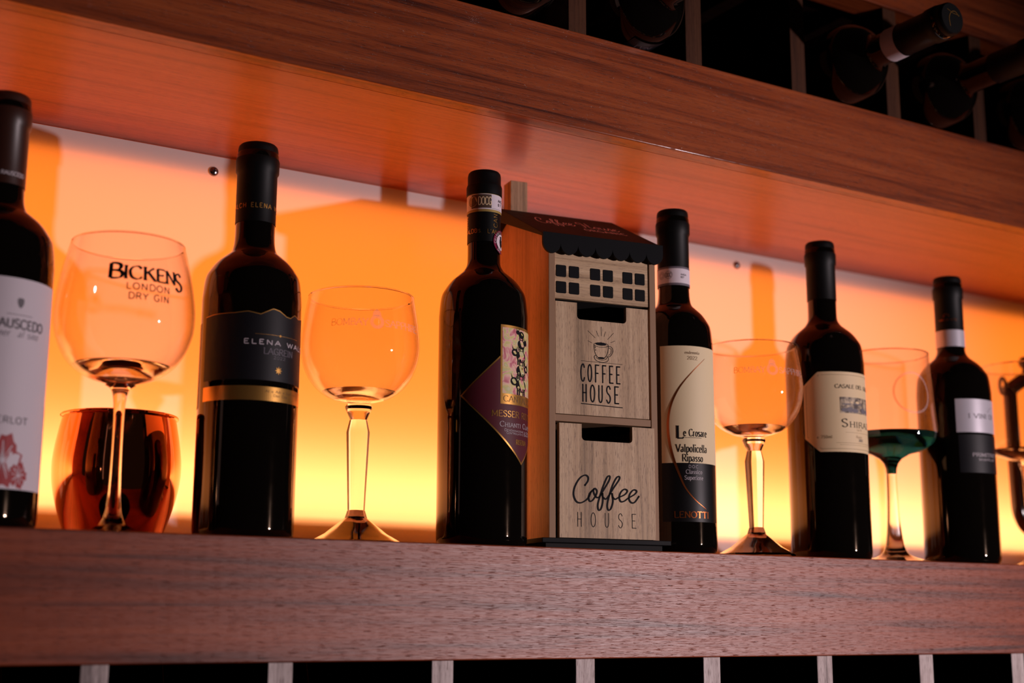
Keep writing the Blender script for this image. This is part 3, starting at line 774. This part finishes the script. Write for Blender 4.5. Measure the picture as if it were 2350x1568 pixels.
# ---- bottles lying in the upper cells, necks out
def lying(label, x, tip=-.130, band=None, mark=False, lab=None, txt=None, roll=0.):
    R = .0375; L = .300
    t = bottle(label, (x, tip+L, TZ+R+.0004), R, .2150, .0145, L, .2445, M['foil'], (PI/2, 0, 0), group='bottles lying in the upper rack')
    t.rotation_euler = (Matrix.Rotation(PI/2, 4, 'X') @ Matrix.Rotation(R_(roll), 4, 'Z')).to_euler()
    if band:
        b = MB(); cyl_patch(b, .0151, .0003, -180, 180, .2290, .2445, M['white_paper'], 60); b.build('neck_band', t, fixn=False, label='white neck ring')
    if lab is not None:
        b = MB(); cyl_patch(b, R, .0002, lab[0], lab[1], .060, lab[2], lab[3], 40)
        k = Ink()
        if txt: k.text(txt, deg(R, lab[0]+12), lab[2]-.012, .0050, M['dim_ink'], thick=.14)
        finish(t, R, 'front_label', k, b, .0004)
    if mark:
        b = MB(); k = Ink()
        k.stroke(crom([(-.0035, -.0085), (-.0045, -.001), (-.0015, .0050), (.0035, .0065), (.0080, .0030)], 6), .0006, M['gold'])
        k.stroke([(-.0065, .0070), (.0000, .0045), (.0085, .0038)], .0004, M['gold'])
        k.emit(b, lambda u_, v_: (u_, v_, L+.0004)); b.build('cap_emblem', t, fixn=False, label='thin gold emblem on the cap end')
    return t
lying('lying wine bottle with a white label, leftmost in the upper rack', .558, lab=(40, 175, .180, M['white_paper']))
lying('lying wine bottle with a dark label, second from the left in the upper rack', .683, lab=(-20, 110, .182, M['black_label']), txt='I VINI')
lying('lying wine bottle with white neck ring and gold emblem on its cap', .929, band=True, mark=True, lab=(130, 215, .170, M['white_paper']))
lying('lying wine bottle with plain black cap reaching the right edge, next to the ringed one', 1.0535)
lying('lying wine bottle in the far right cell, almost wholly in the dark', 1.1785)

# ------------------------------------------------------------------ stemmed glasses
def interp(pts):
    pts = sorted(pts, key=lambda p: p[1])
    def f(z):
        if z <= pts[0][1]: return pts[0][0]
        for (r0, z0), (r1, z1) in zip(pts, pts[1:]):
            if z <= z1: return r0+(r1-r0)*(z-z0)/max(z1-z0, 1e-9)
        return pts[-1][0]
    return f
def bowl_mesh(outer, zbot, th, mat):
    """outer: profile from low to rim; inner wall offset by th; closes at the rim"""
    b = MB()
    o = crom(outer, 6)
    inner = []
    for i, (r, z) in enumerate(o):
        a, c = o[max(0, i-1)], o[min(len(o)-1, i+1)]
        dx, dz = c[0]-a[0], c[1]-a[1]; l = math.hypot(dx, dz)
        inner.append((max(r-dz/l*th, 0), z+dx/l*th))
    rim = [(o[-1][0]-th*.25, o[-1][1]+th*.35), (o[-1][0]-th*.75, o[-1][1]+th*.35)]
    b.lathe(o+rim+list(reversed(inner)), mat, 112)
    global RIM
    RIM = (o[-1][0]-th*.5, o[-1][1]+th*.35, th*.62)
    return b, interp(o)

def add_rim(t):
    r, z, w_ = RIM
    b = MB(); b.tube([(r*math.cos(a), r*math.sin(a), z) for a in [2*PI*k/112 for k in range(112)]], w_, M['crystal'], 10, True)
    b.build('rim', t, label='rounded clear rim')

# gin balloon glass, left
t = thing('gin_glass', 'large balloon glass with bold black lettering, in front of the copper mug', 'glass', (.2732, .060, 0))
outer = [(.0100, .1056), (.0225, .1092), (.0345, .1172), (.0420, .1270), (.0470, .1400), (.0484, .1520), (.0476, .1650), (.0452, .1800), (.0421, .1940), (.0393, .2045)]
b, rz = bowl_mesh(outer, .1056, .0011, M['thin']); b.build('bowl', t); add_rim(t)
b = MB(); b.lathe([(0, .1045), (.009, .1052)]+crom([(.0215, .1100), (.0290, .1140), (.0335, .1178)], 4)+[(0, .1178)], M['crystal'], 96)
b.build('bowl_base', t, label='thick glass at the bottom of the bowl')
b = MB(); b.lathe([(0, 0), (.0385, 0), (.0388, .0010)]+crom([(.0300, .0022), (.0180, .0042), (.0100, .0075), (.0062, .0140), (.0045, .0260), (.0037, .0500), (.0036, .0750), (.0042, .0920), (.0062, .1010), (.0105, .1044)], 6)+[(0, .1044)], M['crystal'], 96)
b.build('stem', t, label='slim clear stem and round foot')
k = Ink(); ref = .0465
cyl_map.R = ref
drop = lambda a: 0
k.text('B', ref*R_(-31), .1700, .0108, M['ink'], width=ref*R_(13), thick=.27, thin=.09)
k.text('ICKE', ref*R_(-19), .1702, .0092, M['ink'], width=ref*R_(37), thick=.25, thin=.08, track=.6)
k.text('N', ref*R_(17.5), .1702, .0092, M['ink'], width=ref*R_(10.5), thick=.22, thin=.08, track=.2)
k.text('S', ref*R_(27), .1665, .0125, M['ink'], width=ref*R_(10), thick=.21, thin=.08)
k.text('LONDON', ref*R_(-16), .1628, .0045, M['ink'], width=ref*R_(38), thick=.17, serif=False, track=2.2)
k.text('DRY GIN', ref*R_(-14), .1560, .0045, M['ink'], width=ref*R_(35), thick=.17, serif=False, track=2)
mb = MB(); k.emit(mb, cyl_map(rz, .0003)); mb.build('printed_lettering', t, fixn=False, label='black lettering on the bowl')
cyl_map.R = None

# two faceted-stem balloon glasses
def facet_glass(label, loc, scale=1., turn=0.):
    t = thing('gin_glass', label, 'glass', loc, (0, 0, turn), 'faceted-stem gin glasses')
    outer = [(.0100, .1108), (.0200, .1128), (.0300, .1180), (.0385, .1270), (.0440, .1385), (.0464, .1510), (.0461, .1620), (.0444, .1760), (.0415, .1932)]
    b, rz = bowl_mesh(outer, .11, .0011, M['thin']); b.build('bowl', t); add_rim(t)
    b = MB(); b.lathe([(0, .1092), (.0105, .1100)]+crom([(.0190, .1124), (.0250, .1150), (.0290, .1184)], 4)+[(.020, .1192), (.0, .1192)], M['crystal'], 96)
    b.build('bowl_base', t, label='thick glass at the bottom of the bowl')
    b = MB()
    b.lathe([(0, .1090), (.0095, .1086), (.0107, .1070), (.0104, .1055), (.0072, .0985), (.0067, .0968), (0, .0968)], M['crystal'], 48)
    b.build('collar', t, label='glass collar under the bowl')
    b = MB()
    b.lathe([(0, .0965), (.0068, .0965), (.0090, .0872), (.0066, .0270), (0, .0270)], M['crystal'], 8, .5)
    b.build('stem', t, label='eight-sided clear stem')
    b = MB()
    b.lathe([(0, .0268), (.0068, .0268), (.0086, .0212), (.0240, .0090), (.0352, .0030), (.0352, .0), (0, .0)], M['crystal'], 8, .5)
    b.build('foot', t, label='faceted cone-shaped foot')
    k = Ink(); ref = .0455; cyl_map.R = ref
    k.text('BOMBAY', ref*R_(-54), .1625, .0052, M['frost'], width=ref*R_(36), thick=.2, thin=.1)
    k.text('SAPPHIRE', ref*R_(-2), .1625, .0052, M['frost'], width=ref*R_(44), thick=.2, thin=.1, track=.4)
    k.ring(ref*R_(-10), .1655, .0042, .0026, M['frost'], 24)
    k.poly([(ref*R_(-10)-.0036, .1700), (ref*R_(-10)+.0036, .1700), (ref*R_(-10)+.0028, .1735), (ref*R_(-10), .1755), (ref*R_(-10)-.0028, .1735)], M['frost'])
    mb = MB(); k.emit(mb, cyl_map(rz, .0003)); mb.build('printed_lettering', t, fixn=False, label='faint frosted lettering on the bowl')
    cyl_map.R = None
    return t
def copy_thing(root, label, loc, rotz):
    r = root.copy(); COL.objects.link(r); r.location = loc; r.rotation_euler = (0, 0, rotz); r['label'] = label
    for ch in list(root.children):
        c = ch.copy(); COL.objects.link(c); c.parent = r
    return r
g2 = facet_glass('clear gin glass with faceted stem, between the gold-banded bottle and the diamond-label bottle', (.4634, .075, 0))
copy_thing(g2, 'clear gin glass with faceted stem, between the copper-arc bottle and the ivory-label bottle', (.8330, .037, 0), R_(-8)).scale = (.965, .965, .965)

# straight-sided glass with a teal base
t = thing('stem_glass', 'straight-sided stemmed glass with teal bottom and frosted ring, right of the ivory-label bottle', 'glass', (1.0180, .050, 0)); t.scale = (.963, .963, .963)
outer = [(.0470, .1235), (.0474, .1290), (.0462, .1450), (.0447, .1650), (.0432, .1850), (.0420, .2080)]
b, rz = bowl_mesh(outer, .12, .0012, M['thin']); b.build('bowl', t); add_rim(t)
b = MB(); b.lathe([(0, .0880), (.0050, .0880), (.0054, .0930), (.0072, .0985), (.0110, .1030), (.0180, .1068), (.0300, .1106), (.0400, .1150), (.0462, .1210), (.0474, .1270), (.0474, .1275), (0, .1275)], M['teal_glass'], 96)
b.build('bowl_base', t, label='teal tinted bottom of the bowl')
b = MB(); b.lathe([(0, 0), (.0375, 0), (.0378, .0012)]+crom([(.0290, .0028), (.0180, .0060), (.0120, .0105), (.0090, .0180), (.0068, .0350), (.0054, .0600), (.0049, .0876)], 6)+[(0, .0876)], M['crystal'], 96)
b.build('stem', t, label='clear flared stem and foot')
k = Ink(); ref = .045; cyl_map.R = ref
k.ring(ref*R_(-14), .1640, .0200, .0024, M['frost'], 48)
mb = MB(); k.emit(mb, cyl_map(rz, .0003)); mb.build('printed_ring', t, fixn=False, label='faint frosted ring'); cyl_map.R = None

# wide glass cut by the right edge
t = thing('stem_glass', 'wide clear stemmed glass cut by the right edge, in front of the amber vessel', 'glass', (1.2440, .070, 0))
outer = [(.0180, .1150), (.0330, .1195), (.0400, .1245), (.0425, .1330), (.0428, .1500), (.0424, .1750), (.0418, .2140)]
b, rz = bowl_mesh(outer, .12, .0012, M['thin']); b.build('bowl', t); add_rim(t)
b = MB(); b.lathe([(0, .1120), (.0060, .1126), (.0175, .1152), (.0330, .1200), (.0398, .1247), (.030, .1225), (0, .1200)], M['crystal'], 96)
b.build('bowl_base', t)
b = MB(); b.lathe([(0, 0), (.0365, 0), (.0368, .0012)]+crom([(.0280, .0026), (.0160, .0052), (.0090, .0095), (.0058, .0200), (.0048, .0500), (.0048, .0850), (.0062, .1020), (.0090, .1115)], 6)+[(0, .1115)], M['crystal'], 96)
b.build('stem', t)

# dark amber vessel at the right edge
t = thing('amber_vessel', 'dark amber looped vessel with a small ringed ear, behind the glass at the right edge', 'ornament', (1.3560, .150, 0))
b = MB()
pts = [(-.031, 0, .2060), (-.031, 0, .1700), (-.0305, 0, .1200), (-.030, 0, .0850), (-.0285, 0, .0680), (-.0200, 0, .0540), (-.0070, 0, .0475), (.0070, 0, .0475), (.0200, 0, .0540), (.0285, 0, .0680), (.030, 0, .0850), (.0305, 0, .1200), (.031, 0, .1700), (.031, 0, .2060)]
b.tube(crom(pts, 6), .0078, M['amber_dark'], 20)
b.build('loop', t)
b = MB(); b.lathe([(0, 0), (.020, 0), (.0205, .003), (.010, .006), (.005, .012), (.005, .040), (0, .041)], M['amber_dark'], 48); b.build('foot', t)
b = MB(); b.tube(crom([(-.034, 0, .206), (-.022, 0, .214), (0, 0, .2235), (.022, 0, .214), (.034, 0, .206)], 6), .0085, M['amber_dark'], 20); b.build('shoulder', t)
b = MB(); b.tube([(-.0425+.0052*math.cos(a), 0, .2120+.0095*math.sin(a)) for a in [2*PI*k/24 for k in range(24)]], .0021, M['amber_dark'], 10, True); b.build('ear', t)
b = MB(); b.lathe([(0, .2300), (.006, .2300), (.004, .2360), (.0075, .2400), (.0085, .2450), (.0055, .2500), (0, .2515)], M['amber_dark'], 40); b.build('knob', t)

# copper mug
t = thing('copper_mug', 'polished barrel-shaped copper mug with rolled rim behind the printed gin glass', 'mug', (.2998, .150, 0))
o = crom([(.0352, .0015), (.0372, .0100), (.0424, .0260), (.0462, .0420), (.0473, .0560), (.0462, .0700), (.0436, .0850), (.0418, .0935)], 6)
b = MB(); b.lathe([(0, 0), (.034, 0)]+o+[(.0408, .0935)]+[(r-.0011, z) for r, z in reversed(o)]+[(0, .0028)], M['copper'], 128); b.build('cup', t)
b = MB(); b.tube([(.0422*math.cos(a), .0422*math.sin(a), .0946) for a in [2*PI*k/96 for k in range(96)]], .0015, M['copper'], 10, True); b.build('rim', t, label='rolled copper rim')

# ------------------------------------------------------------------ the little wooden coffee house
ha = R_(-8.7)
house = thing('wooden_house_box', 'small wooden house with two drawers, black scalloped awning, chimney and black lettering', 'ornament', (.6065, .024, 0), (0, 0, ha))
HW, HD = .0986, .1120
EAVE, RIDGE, RY = .2560, .3010, .088
zr = lambda y: EAVE-.0045+(y/RY)*(RIDGE-EAVE) if y <= RY else RIDGE-.0045-(y-RY)*.5
# side walls
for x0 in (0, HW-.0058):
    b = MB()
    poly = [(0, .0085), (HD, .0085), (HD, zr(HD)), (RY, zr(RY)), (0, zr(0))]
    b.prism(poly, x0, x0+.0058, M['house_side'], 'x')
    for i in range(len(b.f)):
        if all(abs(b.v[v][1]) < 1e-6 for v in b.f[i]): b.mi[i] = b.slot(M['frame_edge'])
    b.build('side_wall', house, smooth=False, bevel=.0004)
b = MB(); b.box(.0058, HW-.0058, HD-.004, HD, .0085, zr(HD), M['house_side']); b.build('back_wall', house)
b = MB(); b.box(.0050, HW-.0050, .0006, HD-.004, .1018, .1075, M['frame_edge']); b.build('middle_rail', house, bevel=.0003)
b = MB(); b.box(.0058, HW-.0058, .002, HD-.004, .0085, .0088, M['dark_hole']); b.box(.0059, .0064, .0100, HD-.004, .0088, .245, M['dark_hole']); b.build('shade_lining', house)  # near-black sheets that paint shade inside the house
# top panel with windows
b = MB(); b.box(.0055, HW-.0060, .0012, .0052, .2030, .2530, M['house_top']); b.box(.006, HW-.006, .0052, HD-.004, .2030, .2045, M['dark_hole'])
tp = b.build('top_panel', house, bevel=.0003)
for wx in (.0072, .0190, .0384, .0502, .0685, .0801):
    for wz in (.2212, .2074):
        q = MB(); r = .0011; x0, x1, z0, z1 = wx, wx+.0089, wz, wz+.0099
        poly = []
        for cx, cz, a0 in ((x1-r, z0+r, -90), (x1-r, z1-r, 0), (x0+r, z1-r, 90), (x0+r, z0+r, 180)):
            poly += [(cx+r*math.cos(R_(a0+22.5*i)), cz+r*math.sin(R_(a0+22.5*i))) for i in range(5)]
        q.prism(poly, .0007, .0020, M['black_paint']); q.build('window', tp, fixn=True, smooth=False)
# drawers
def drawer(x0, x1, z0, z1, c0, c1, cz, fy):
    """front with a rounded hand cut-out at its top edge, plus the tray behind it"""
    b = MB(); r = .0032
    hole = [(c1, z1)]
    hole += [(c1-r+r*math.cos(R_(-a)), cz+r+r*math.sin(R_(-a))) for a in range(0, 91, 15)]
    hole += [(c0+r+r*math.cos(R_(-90-a)), cz+r+r*math.sin(R_(-90-a))) for a in range(0, 91, 15)]
    hole += [(c0, z1)]
    # left block, right block, and the strip beneath the cut-out
    b.prism([(x0, z0), (c0, z0), (c0, z1), (x0, z1)], fy, fy+.0045, M['house_front'])
    b.prism([(c1, z0), (x1, z0), (x1, z1), (c1, z1)], fy, fy+.0045, M['house_front'])
    low = [p for p in hole if p[1] < z1-1e-5]
    b.prism([(c0, z0), (c1, z0)]+low, fy, fy+.0045, M['house_front'])
    d = b.build('drawer', house, smooth=False, fixn=True)
    t = MB(); y1 = .095
    t.box(x0+.001, x0+.004, fy+.0045, y1, z0+.001, z1-.006, M['dark_hole']); t.box(x1-.004, x1-.001, fy+.0045, y1, z0+.001, z1-.006, M['dark_hole'])
    t.box(x0+.001, x1-.001, y1, y1+.003, z0+.001, z1-.006, M['dark_hole']); t.box(x0+.001, x1-.001, fy+.0045, y1, z0+.001, z0+.004, M['dark_hole'])
    t.build('tray', d, smooth=False)
    return d
d1 = drawer(.0062, .0912, .1080, .2005, .0256, .0710, .1868, .0006)
d2 = drawer(.0085, .0946, .0092, .1003, .0283, .0742, .0870, -.0014)
front = lambda fy: (lambda u_, v_: (u_, fy-.00012, v_))
# upper drawer print
k = Ink(); I = M['ink']
k.stroke([(.0290, .15245), (.0668, .15205)], .00035, I); k.stroke([(.0288, .1173), (.0667, .1160)], .00075, I)
def word(k, txt, x, z, h, step, wd, th):
    for i, ch in enumerate(txt):
        k.text(ch, x+step*i, z, h, I, width=wd, thick=th, serif=False, rnd=True, track=0)
        
word(k, 'COFFEE', .0287, .1358, .0140, .00645, .0035, .085)
word(k, 'HOUSE', .0300, .1192, .0138, .00725, .0040, .085)
def mm(s, ox=0, oz=0): return [(ox+a/1000, oz+b_/1000) for a, b_ in pp(s)]
for sgs in ('39.9,173.5 33.2,178.9', '36.8,169.0 33.3,170.6', '42.8,175.0 40.9,179.5', '45.5,175.6 45.4,183.2', '48.0,175.2 49.4,179.4', '51.3,173.0 56.8,178.9', '54.0,170.5 58.0,172.4'):
    sgs = mm(sgs); sgs = [(a+.0022, b_-.001) for a, b_ in sgs]; k.stroke(sgs, .00032, I, rnd=True)
# cup
cup = crom(mm('41.0,167.5 41.0,164.0 41.6,160.6 43.2,157.6 45.5,156.2 49.5,156.2 51.7,157.6 53.2,160.6 53.9,164.0 53.9,167.0'), 5); k.stroke(cup, .0005, I)
k.ring(.04745, .16700, .0065, .0004, I, ry=.0019); k.disc(.0472, .1676, .0050, I, 24, .0012)
k.poly([(.0468, .1680), (.0480, .1680), (.0474, .1700)], I)
k.stroke(crom(mm('53.8,166.0 56.2,166.2 58.0,164.2 57.5,160.6 55.2,157.8 53.0,157.6'), 5), .0005, I)
k.stroke(crom(mm('53.7,164.8 55.4,164.9 56.6,163.6 56.3,161.0 54.9,159.2 53.6,159.0'), 5), .0004, I)
k.stroke(crom(mm('43.4,158.0 41.6,157.6 41.0,156.2 42.6,153.9 46.0,152.7 49.6,152.6 52.9,153.6 54.1,155.4 53.6,156.8 52.4,157.5'), 5), .00045, I)
k.stroke(crom(mm('43.2,156.9 43.6,155.6 46.2,154.6 49.4,154.5 51.7,155.4 52.2,156.6'), 5), .0004, I)
k.disc(.0475, .1560, .0032, I, 20, .0009)
k.stroke(mm('41.9,165.5 42.0,163.8'), .0005, I); k.disc(.0424, .1624, .0005, I, 8)
b = MB(); k.emit(b, front(.0006)); b.build('printed_lettering', d1, fixn=False, smooth=False, label='steaming cup above tall black capitals')
# lower drawer print
k = Ink()
COF = '30.90,51.10 33.40,54.50 33.60,57.70 30.90,59.10 26.30,56.50 22.00,49.80 20.70,43.30 22.90,38.10 26.80,36.90 31.40,39.00 34.40,42.10 36.10,45.70 39.10,48.50 35.40,45.10 34.00,41.40 34.90,38.60 37.40,39.20 40.60,43.50 41.40,47.10 39.40,48.80 38.40,46.40 40.40,42.30 43.40,42.10 47.40,47.90 52.20,55.20 53.20,59.00 50.90,58.50 47.40,51.50 44.00,42.40 42.10,35.80 42.70,32.00 44.70,32.40 46.60,38.40 46.40,45.50 46.60,42.50 49.30,40.70 52.00,43.30 56.10,49.40 61.60,56.80 61.60,59.20 59.20,58.20 55.50,51.80 52.00,42.10 50.60,35.50 51.60,32.00 53.90,33.30 55.70,39.30 54.90,45.80 55.70,42.30 58.00,40.90 60.70,42.30 66.50,44.90 68.90,48.00 66.20,49.20 63.00,46.70 61.50,42.50 62.80,39.20 66.10,39.70 69.50,42.10 75.30,45.30 77.40,48.10 74.60,49.00 71.30,45.80 70.30,41.60 72.30,38.70 75.50,39.10 79.30,43.80'
cur = crom(mm(COF), 5)
k.stroke(cur, lambda d_: .00105+.00075*abs(d_[0]*.35-d_[1]*.9), I, rnd=True)
for i, ch in enumerate('HOUSE'):
    k.text(ch, .0238+.01215*i, .0182, .0112, I, width=.0042, thick=.05, serif=False, rnd=True, track=0)
b = MB(); k.emit(b, front(-.0014)); b.build('printed_lettering', d2, fixn=False, smooth=False, label='black script above thin spaced capitals')
# awning roof
sl = math.hypot(RY+.003, RIDGE-EAVE)
b = MB()
AX0, AX1 = -.0075, .1035
slab = [(-.0030, EAVE), (-.0030, EAVE-.0030), (RY, RIDGE-.0125), (HD+.004, RIDGE-.0110-(HD+.004-RY)*.5), (HD+.004, RIDGE-(HD+.004-RY)*.5), (RY, RIDGE)]
b.prism(slab, AX0, AX1, M['roof_paint'], 'x')
aw = b.build('awning_roof', house, smooth=False, bevel=.0003)
b = MB(); nS = 7; ws = (AX1-AX0)/nS
poly = [(AX0, EAVE)]
for i in range(nS):
    cx = AX0+ws*(i+.5)
    poly += [(cx-ws/2*math.cos(PI*j/12), EAVE-.0086-.0086*math.sin(PI*j/12)) for j in range(0 if i == 0 else 1, 13)]
poly += [(AX1, EAVE)]
b.prism(poly, -.0055, -.0031, M['black_paint']); b.build('scalloped_fringe', aw, smooth=False)
nx, nz = -(RIDGE-EAVE)/sl, (RY+.003)/sl
def slope_map(u_, v_): # v_ up the slope
    return (AX0+u_, -.003+v_*(RY+.003)/sl+nx*.0002, EAVE+v_*(RIDGE-EAVE)/sl+nz*.0002)
k = Ink(); RI = M['rose_ink']
cof2 = [((a-.0207)*.60+.0195, (b_-.0369)*1.15+.0500) for a, b_ in mm(COF)]
k.stroke(crom(cof2, 5), .0010, RI, rnd=True)
HOU = ['4,16 1,20 3,25 8,26 9,20 7,8 4,1 1,3', '18,26 15,14 13,4 15,0', '5,12 12,13 18,15', '15,0 20,4 24,10 21,6 21,1 25,0 28,5 27,10 24,10 29,8 33,10 31,3 33,0 37,3 40,10 38,3 40,0 44,4 49,12 50,5 48,0 45,1 51,2 56,6 60,9 57,11 54,7 54,1 58,0 63,5']
for s_ in HOU:
    q = [(.0600+a*.00058, .0500+b_*.00092) for a, b_ in pp(s_)]
    k.stroke(crom(q, 5), .0009, RI, rnd=True)
k.text('ORGANIC', .0560, .0345, .0085, RI, width=.0410, thick=.13, serif=False, track=2.5)
b = MB(); k.emit(b, slope_map); b.build('printed_lettering', aw, fixn=False, smooth=False, label='rose-coloured script on the awning')
# chimney
b = MB(); b.box(.0064, .0226, .0950, .1110, .285, .3310, M['chimney']); b.build('chimney', house, smooth=False, bevel=.0003, label='square wooden chimney')
# base board
b = MB(); b.box(-.0105, .1035, -.0105, HD+.006, .0045, .0083, M['tray']); b.box(-.004, .1000, -.002, HD, 0, .0046, M['dark_hole'])
b.build('base_board', house, smooth=False, bevel=.0004, label='thin black base board')
